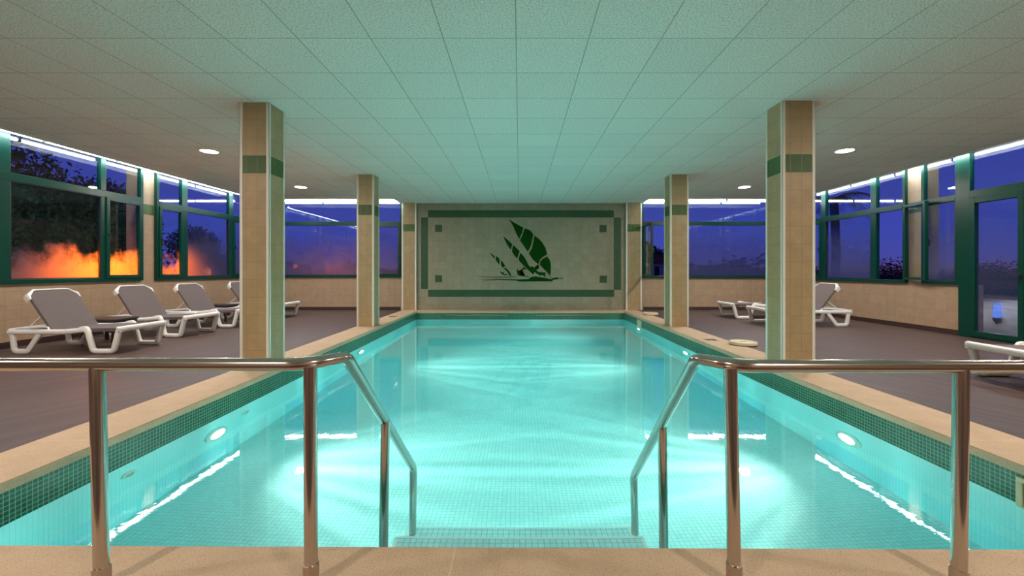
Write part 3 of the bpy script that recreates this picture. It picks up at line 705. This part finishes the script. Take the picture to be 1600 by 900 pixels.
# ------------------------------------------------------------------ loungers
def make_lounger():
    root = empty('sun_lounger'); hw = .335; LN = 1.52
    for sy in (-1, 1):
        y = sy*hw
        main = [(0, y, .315), (.03, y, .30), (.10, y, .030), (.20, y, .030), (.37, y, .030), (.45, y, .315), (.75, y, .285), (LN-.04, y, .285)]
        path = fillet(main, [0, .03, .05, .05, .06, .045, .1, 0], 5)
        mb = MB(); mb.sweep([(p.x, p.y, p.z) for p in path], .034, .030, seg=12, up=(0, 1, 0), sq=.75)
        mb.sweep(fillet([(.45, y, .31), (.47, y, .335), (.53, y, .325), (.62, y, .29)], .03, 3), .030, .026, seg=10, up=(0, 1, 0), sq=.8)
        mb.build('side_rail', 'white_resin', root, True)
        mb = MB(); q = fillet([(LN-.02, y, .29), (LN-.07, y, .25), (LN-.10, y, .028), (LN-.28, y, .028), (LN-.44, y, .27)], [0, .04, .05, .05, 0], 5)
        mb.sweep([(p.x, p.y, p.z) for p in q], .034, .022, seg=12, up=(0, 1, 0), sq=.75); mb.build('leg', 'white_resin', root, True)
        # inner ledge that carries the back strut
        mb = MB(); q = fillet([(.98, y-sy*.02, .30), (1.0, y-sy*.03, .345), (1.08, y-sy*.04, .35), (LN-.08, y-sy*.04, .325)], [0, .03, .03, 0], 4)
        mb.sweep([(p.x, p.y, p.z) for p in q], .014, .016, seg=8, up=(0, 1, 0)); mb.build('strut_ledge', 'white_resin', root, True)
    mb = MB(); q = fillet([(.03, -hw-.03, .32), (-.01, -hw+.05, .325), (-.01, hw-.05, .325), (.03, hw+.03, .32)], .04, 5)
    mb.sweep(q, .030, .038, seg=12, sq=.75); mb.build('foot_rail', 'white_resin', root, True)
    mb = MB(); q = fillet([(LN-.06, -hw-.01, .29), (LN, -hw+.04, .295), (LN, hw-.04, .295), (LN-.06, hw+.01, .29)], .04, 5)
    mb.sweep(q, .030, .034, seg=12, sq=.75); mb.box(LN-.42, LN-.36, -hw, hw, .255, .285, .006); mb.build('head_rail', 'white_resin', root, True)
    # seat sling: shallow trough
    nx, ny = 10, 8; x0, x1 = .03, .985; mb = MB(); top = []; bot = []
    for i in range(nx+1):
        rt, rb = [], []
        for j in range(ny+1):
            u, v = i/nx, j/ny*2-1; x = x0+(x1-x0)*u; y = v*.305
            z = .335 - .022*(1-v*v)*math.sin(PI*min(1, u+.08)) - .045*u*u*.3 - .012*u
            rt.append(mb.bm.verts.new((x, y, z))); rb.append(mb.bm.verts.new((x, y*1.0, z-.045 if abs(v) > .99 else z-.010)))
        top.append(rt); bot.append(rb)
    for A, fl in ((top, 0), (bot, 1)):
        for i in range(nx):
            for j in range(ny): mb.bm.faces.new((A[i][j], A[i+1][j], A[i+1][j+1], A[i][j+1]))
    for i in range(nx):
        mb.bm.faces.new((top[i][0], top[i+1][0], bot[i+1][0], bot[i][0])); mb.bm.faces.new((top[i][ny], top[i+1][ny], bot[i+1][ny], bot[i][ny]))
    for j in range(ny):
        mb.bm.faces.new((top[0][j], top[0][j+1], bot[0][j+1], bot[0][j])); mb.bm.faces.new((top[nx][j], top[nx][j+1], bot[nx][j+1], bot[nx][j]))
    mb.build('seat_sling', 'sling', root, True)
    # backrest in its own plane
    hx, hz = .975, .305; a = math.radians(56); d = Vector((math.cos(a), 0, math.sin(a))); n = Vector((-math.sin(a), 0, math.cos(a))); BL = .63
    def P(s_, y, o=0): return Vector((hx, 0, hz))+d*s_+Vector((0, y, 0))+n*o
    w = .31
    outl = [(-.02, -w), (BL-.09, -w), (BL-.015, -w+.10), (BL-.015, w-.10), (BL-.09, w), (-.02, w)]
    mb = MB(); mb.prism(outl, lambda p: P(p[0], p[1], .022), lambda p: P(p[0], p[1], -.012)); bmesh.ops.bevel(mb.bm, geom=mb.bm.edges[:], offset=.006, segments=2, affect='EDGES')
    mb.build('backrest_sling', 'sling', root)
    mb = MB()
    cap = [P(BL-.14, -w, .0), P(BL-.075, -w-.004, .0), P(BL+.004, -w+.105, .0), P(BL+.004, w-.105, .0), P(BL-.075, w+.004, .0), P(BL-.14, w, .0)]
    mb.sweep(cap, .030, .014, seg=10, up=tuple(d), sq=.8) if False else mb.sweep(cap, .016, .026, seg=10)
    for sy in (-1, 1):
        mb.prism([(BL-.15, sy*(w+.006)), (BL-.075, sy*(w+.010)), (BL+.0, sy*(w-.10)), (BL-.03, sy*(w-.075)), (BL-.09, sy*(w-.02))], lambda p: P(p[0], p[1], .026), lambda p: P(p[0], p[1], -.05))
    part(mb.build('backrest_cap', 'white_resin', root, True), 'white top edge of the backrest')
    mb = MB(); q = [P(.24, -.27, -.02), Vector((LN-.22, -.27, .335)), Vector((LN-.20, 0, .335)), Vector((LN-.22, .27, .335)), P(.24, .27, -.02)]
    mb.sweep(fillet([q[0], Vector((LN-.21, -.27, .335)), Vector((LN-.21, .27, .335)), q[4]], .02, 3), .009, seg=8); mb.build('backrest_strut', 'white_resin', root, True)
    return root
proto = make_lounger()
spots = [(-5.30, 5.87, 180, 1.0, 'white sun lounger with grey fabric nearest the camera in the left row'),
         (-5.48, 7.20, 176, 1.0, 'second white sun lounger in the left row, beside the first dark table'),
         (-5.42, 8.38, 178, 1.0, 'third white sun lounger in the left row, under the second left window'),
         (-5.42, 9.90, 180, 1.0, 'farthest lounger of the left row, mostly hidden by the front pillar'),
         (4.86, 8.56, 0, 1.13, 'white lounger with raised grey back behind the front right pillar'),
         (4.86, 9.86, 0, 1.10, 'farther right lounger seen just left of the front right pillar'),
         (4.70, 4.04, -3, 1.10, 'white lounger end at the right picture edge beside the glass door')]
for i, (x, y, a, sx, lab) in enumerate(spots):
    o = proto if i == 0 else copy_tree(proto)
    o.location = (x, y, 0); o.rotation_euler = (0, 0, math.radians(a)); o.scale = (sx, 1, 1)
    tag(o, lab, 'sun lounger', 'white and grey sun loungers')

def make_table():
    r = empty('side_table')
    mb = MB(); mb.box(-.27, .27, -.22, .22, .335, .365, .012); mb.box(-.25, .25, -.20, .20, .29, .336, .01); mb.build('table_top', 'dark_resin', r, True)
    for sx in (-1, 1):
        for sy in (-1, 1):
            mb = MB(); mb.sweep([(sx*.225, sy*.175, .30), (sx*.245, sy*.195, 0)], .022, seg=8, sq=.6); mb.build('leg', 'dark_resin', r, True)
    return r
tb = make_table(); tb.location = (-6.42, 6.52, 0); tag(tb, 'low dark brown side table between the first and second left loungers', 'side table', 'dark brown side tables')
t2 = copy_tree(tb); t2.location = (-6.55, 9.12, 0); tag(t2, 'low dark brown side table beyond the third left lounger', 'side table', 'dark brown side tables')

# lids and covers on the deck
def lid(x, y, z, r, lab, tilt=0):
    o = empty('round_cover', (x, y, z)); o.rotation_euler = (0, tilt, 0); tag(o, lab, 'lid')
    mb = MB(); mb.lathe([(r*.9, 0), (r, .006), (r, .034), (r*.96, .045), (r*.80, .047), (r*.78, .040), (.0, .040)], seg=40); mb.build('disc', 'cream_plastic', o, True)
    mb = MB(); mb.box(-.05, .05, -.008, .008, .040, .052, .003); mb.build('grip', 'cream_plastic', o)
lid(3.33, 6.20, .002, .19, 'round cream lid lying at the edge of the right coping')
lid(3.28, 10.45, .002, .19, 'round pale lid on the far right coping near the mural pilaster')
def grate(x, y, rz, lab):
    o = empty('floor_grate', (x, y, .0)); o.rotation_euler = (0, 0, rz); tag(o, lab, 'grate', 'small grates in the coping')
    mb = MB(); mb.box(-.09, .09, -.09, .09, .0, .004, .001); mb.build('plate', 'steel_dull', o)
    mb = MB()
    for k in range(6): mb.box(-.075+k*.028, -.065+k*.028, -.07, .07, .004, .006)
    mb.build('slots', 'black_rubber', o)
grate(3.04, 6.6, 0, 'small dark grate set in the right coping by the cream lid')
grate(-3.05, 10.0, 0, 'small dark grate set in the far left coping')

# ------------------------------------------------------------------ outside
mb = MB(); mb.box(-90, XL-TH-.02, -30, 120, -.4, -.1); mb.box(XR+TH+.02, 90, -30, 120, -.4, -.1); mb.box(XL-TH-.02, XR+TH+.02, YB+TH+.02, 120, -.4, -.1)
tag(mb.build('garden_ground', 'lawn'), 'dark garden ground outside the windows', 'ground', kind='structure')
def crown(blobs, n, size, rnd):
    mb = MB(); bm = mb.bm
    vols = [r[3]**3 for r in blobs]; tot = sum(vols)
    for (cx, cy, cz, r, fz), v in zip(blobs, vols):
        for k in range(int(n*v/tot)):
            u = Vector((rnd.gauss(0, 1), rnd.gauss(0, 1), rnd.gauss(0, 1))).normalized()*(r*rnd.uniform(.35, 1.0)*(1+.25*noise.noise(Vector((cx+k*.01, k*.37, 0)))))
            c = Vector((cx+u.x, cy+u.y, cz+u.z*fz)); s = size*rnd.uniform(.6, 1.5)
            a = Vector((rnd.gauss(0, 1), rnd.gauss(0, 1), rnd.gauss(0, 1))).normalized(); b = a.orthogonal().normalized()
            p = [c-a*s, c+b*s*.45, c+a*s, c-b*s*.45]; bm.faces.new([bm.verts.new(q) for q in p])
    return mb
def tree(name, x, y, blobs, n, size, lab, cat='tree', trunk=.12, group=None, seed=1):
    rnd = random.Random(seed); o = empty(name, (x, y, -.1)); tag(o, lab, cat, group)
    crown(blobs, n, size, rnd).build('foliage', 'leaf', o)
    zt = max(b[2] for b in blobs)
    mb = MB(); mb.sweep([(0, 0, 0), (.05, .03, zt*.5), (blobs[0][0]*.6, blobs[0][1]*.6, zt)], trunk, seg=10)
    for b in blobs[1:4]: mb.sweep([(.05, .03, zt*.45), (b[0]*.8, b[1]*.8, b[2])], trunk*.45, seg=8)
    mb.build('trunk', 'bark', o, True)
tree('garden_tree', -12.6, 9.6, [(0, 0, 3.2, 1.7, .8), (-1.2, -1.2, 3.4, 1.5, .8), (.7, 1.1, 3.0, 1.0, .7), (-.5, -2.6, 3.4, 1.6, .8), (1.2, 1.7, 2.9, .55, .6)], 26000, .055, 'dark leafy tree filling the top of the nearest left window', group='trees seen through the left windows', seed=3)
tree('garden_tree', -14.6, 14.4, [(0, 0, 3.5, 1.1, .8), (.5, .6, 2.8, .9, .8), (-.8, -.6, 3.0, .9, .8)], 12000, .05, 'smaller dark tree showing in the narrow left pane beside the pier', group='trees seen through the left windows', seed=4)
tree('garden_tree', -13.4, 15.9+1.2, [(0, 0, 2.2, .9, .9), (.2, .3, 1.5, .8, .8)], 9000, .05, 'low dark tree at the left edge of the second left window', group='trees seen through the left windows', seed=5)
rnd = random.Random(11)
hb = [(0, y_, 1.5+.25*math.sin(y_*1.7), 1.35, 1.05) for y_ in (-6, -4.8, -3.6, -2.4, -1.2, 0, 1.2, 2.3)]
o = empty('tall_hedge', (-11.3, 9.2, -.1)); tag(o, 'tall dark hedge behind the nearest left window', 'hedge')
crown(hb, 30000, .06, rnd).build('foliage', 'leaf', o)
mb = MB(); mb.box(-.4, .4, -7.0, 3.0, 0, 2.35, .1); mb.build('sky_blocking_core', 'bark', o)  # solid box added inside the foliage to block sky showing through gaps
# far vegetation
def shrubs(name, lab, lst, size=.35, n=1500, seed=2):
    rnd = random.Random(seed); o = empty(name, (lst[0][0], lst[0][1], -.1)); tag(o, lab, 'trees', kind='stuff')
    bl = [(x-lst[0][0], y-lst[0][1], 0.1, r, h/r) for (x, y, r, h) in lst]
    crown(bl, n*len(bl), size, rnd).build('foliage', 'leaf', o)
shrubs('distant_trees', 'low dark treeline far beyond the far left window', [(-38+i*3.1, 62+(i%3)*2, 3.2, 1.7+.9*math.sin(i*1.9)) for i in range(10)], .35, 900, 5)
shrubs('distant_trees', 'dark wooded slope beyond the far right window', [(14+i*2.6, 48+(i%3)*2, 3.0, 2.6+.9*math.sin(i*1.3)) for i in range(9)], .3, 1400, 6)
shrubs('distant_trees', 'dark bushes on the slope beyond the open right window', [(19+i*1.3, 22.3-i*.4, 1.4, 1.75+.35*math.sin(i*2.2)-i*.05) for i in range(7)], .07, 5000, 8)
# house
hs = empty('distant_house', (12.6, 40, -.1)); tag(hs, 'small pale house among dark trees beyond the open far window', 'house')
mb = MB(); mb.box(-2.2, 2.2, -1.5, 1.5, 0, 1.9); mb.build('wall', 'house_wall', hs)
mb = MB(); mb.prism([(-2.5, 1.9), (2.5, 1.9), (0, 2.7)], lambda p: (p[0], -1.8, p[1]), lambda p: (p[0], 1.8, p[1])); mb.build('roof', 'roof_tile', hs)
for x in (-.9, .1, 1.0):
    mb = MB(); mb.box(x-.22, x+.22, -1.52, -1.49, .7, 1.6); mb.build('window', 'black_rubber', hs)
tree('background_tree', 12.9, 43.6, [(0, 0, 3.0, 1.4, 1.0), (1.2, 0, 2.4, 1.2, 1.0), (-1.4, 0, 2.2, 1.1, 1.0)], 3500, .2, 'round dark tree behind the distant house', seed=9)
# palm
pm = empty('palm_tree', (13.6, 18.0, -.1)); tag(pm, 'palm with drooping fronds beyond the right windows', 'palm')
mb = MB(); mb.sweep([(0, 0, 0), (.1, 0, 2), (0, 0, 4.2)], .16, seg=12); mb.build('trunk', 'bark', pm, True)
mb = MB(); rnd = random.Random(5)
for k in range(16):
    a = k*2.39996; el = rnd.uniform(-.2, .9); pts = []
    for s in range(9):
        t_ = s/8; r_ = 1.5*t_; pts.append(Vector((math.cos(a)*r_, math.sin(a)*r_, 4.3+el*r_*.8-1.1*t_*t_)))
    for s in range(8):
        p, q = pts[s], pts[s+1]; d = (q-p).normalized(); sd = d.cross(Vector((0, 0, 1))).normalized()
        for e in (-1, 1):
            for w_ in range(3):
                b = p+(q-p)*(w_/3); tip = b+sd*e*(.34*(1-.5*s/8))+d*.14-Vector((0, 0, .14))
                mb.bm.faces.new([mb.bm.verts.new(v_) for v_ in (b, b+d*.04, tip)])
mb.build('fronds', 'leaf', pm)
# terrace wall and lantern outside the door
tw = empty('terrace_wall', (8.9, 7.2, -.1)); tag(tw, 'low pale terrace wall with dark ledge seen through the glass door', 'low wall')
mb = MB(); mb.box(-.1, .1, -2.2, 2.0, 0, .68); mb.build('wall', 'outer_render', tw)
mb = MB(); mb.box(-.2, .14, -2.2, 2.0, .68, .73, .006); mb.build('ledge', 'bark', tw)
ln = empty('terrace_lantern', (8.74, 7.62, .12)); tag(ln, 'blue glowing lantern against the terrace wall outside the glass door', 'lantern')
mb = MB(); mb.lathe([(.01, 0), (.055, .08), (.06, .12)], seg=16); mb.build('base', 'black_rubber', ln, True)
mb = MB(); mb.lathe([(.05, .12), (.055, .18), (.045, .34), (.02, .40)], seg=16); mb.build('shade', 'blue_glow', ln, True)
mb = MB(); mb.box(.0, .06, -.01, .01, .02, .05); mb.build('bracket', 'black_rubber', ln)
ld = bpy.data.lights.new('terrace_wall_fill', 'POINT'); ld.energy = 1.4; ld.color = (.9, .85, 1.0); ld.shadow_soft_size = .05  # whitish fill lamp added to brighten the terrace wall, apart from the lantern
lo = bpy.data.objects.new('terrace_wall_fill', ld); COL.objects.link(lo); lo.parent = ln; lo.location = (-.28, -.25, .35)
# orange garden lamp
gl = empty('garden_floodlight', (-8.15, 7.7, -.1)); tag(gl, 'orange garden floodlight on a short post just outside the left windows', 'garden light')
mb = MB(); mb.sweep([(0, 0, 0), (0, 0, .95)], .025, seg=12); mb.build('post', 'black_rubber', gl, True)
mb = MB(); mb.box(-.06, .06, -.10, .10, .95, 1.06, .01); mb.build('housing', 'black_rubber', gl)
mb = MB(); mb.box(.06, .066, -.08, .08, .965, 1.045); mb.build('lens', 'sodium', gl)
for (yy, pw, dy) in ((7.0, 34, -.1), (7.62, 44, -.1), (8.80, 28, .1)):
    ld = bpy.data.lights.new('garden_light', 'SPOT'); ld.energy = pw; ld.color = (1.0, .16, .0); ld.shadow_soft_size = .08
    ld.spot_size = math.radians(132); ld.spot_blend = .7
    lo = bpy.data.objects.new('garden_light', ld); COL.objects.link(lo); lo.location = (-7.85, yy, 1.26)
    lo.rotation_euler = Vector((1, dy, -.42)).to_track_quat('-Z', 'Y').to_euler()
    lo.parent = gl; lo.matrix_parent_inverse = Matrix.Translation(-gl.location)
# small orange street glow beyond the far left window
ld = bpy.data.lights.new('street_glow', 'POINT'); ld.energy = 5; ld.color = (1.0, .18, .05); ld.shadow_soft_size = .1
sl = empty('garden_lamp', (-4.95, 12.9, -.1)); tag(sl, 'small reddish garden lamp outside the far left window', 'garden light')
mb = MB(); mb.sweep([(0, 0, 0), (0, 0, 1.0)], .02, seg=10); mb.build('post', 'black_rubber', sl, True)
mb = MB(); mb.lathe([(.02, 1.0), (.05, 1.03), (.05, 1.10), (.01, 1.14)], seg=16); mb.build('globe', 'sodium', sl, True)
lo = bpy.data.objects.new('glow', ld); COL.objects.link(lo); lo.parent = sl; lo.location = (0, -.1, 1.2)

# ------------------------------------------------------------------ dusk sky
w = bpy.data.worlds.new('dusk'); S.world = w; w.use_nodes = True; t = w.node_tree; t.nodes.clear()
out = t.nodes.new('ShaderNodeOutputWorld'); bg = t.nodes.new('ShaderNodeBackground')
tc = t.nodes.new('ShaderNodeTexCoord'); sp = t.nodes.new('ShaderNodeSeparateXYZ'); L(t, tc.outputs['Generated'], sp.inputs[0])
rp = t.nodes.new('ShaderNodeValToRGB'); L(t, sp.outputs[2], rp.inputs[0])
cr = rp.color_ramp; cr.elements[0].position = 0; cr.elements[0].color = (.030, .012, .03, 1)
cr.elements[1].position = 1; cr.elements[1].color = (.010, .012, .12, 1)
for p, c in ((.0, (.10, .045, .15)), (.02, (.045, .045, .24)), (.07, (.032, .045, .28)), (.30, (.020, .032, .25))):
    e = cr.elements.new(p); e.color = c+(1,)
L(t, rp.outputs[0], bg.inputs[0]); bg.inputs[1].default_value = 1.0
L(t, bg.outputs[0], out.inputs[0])
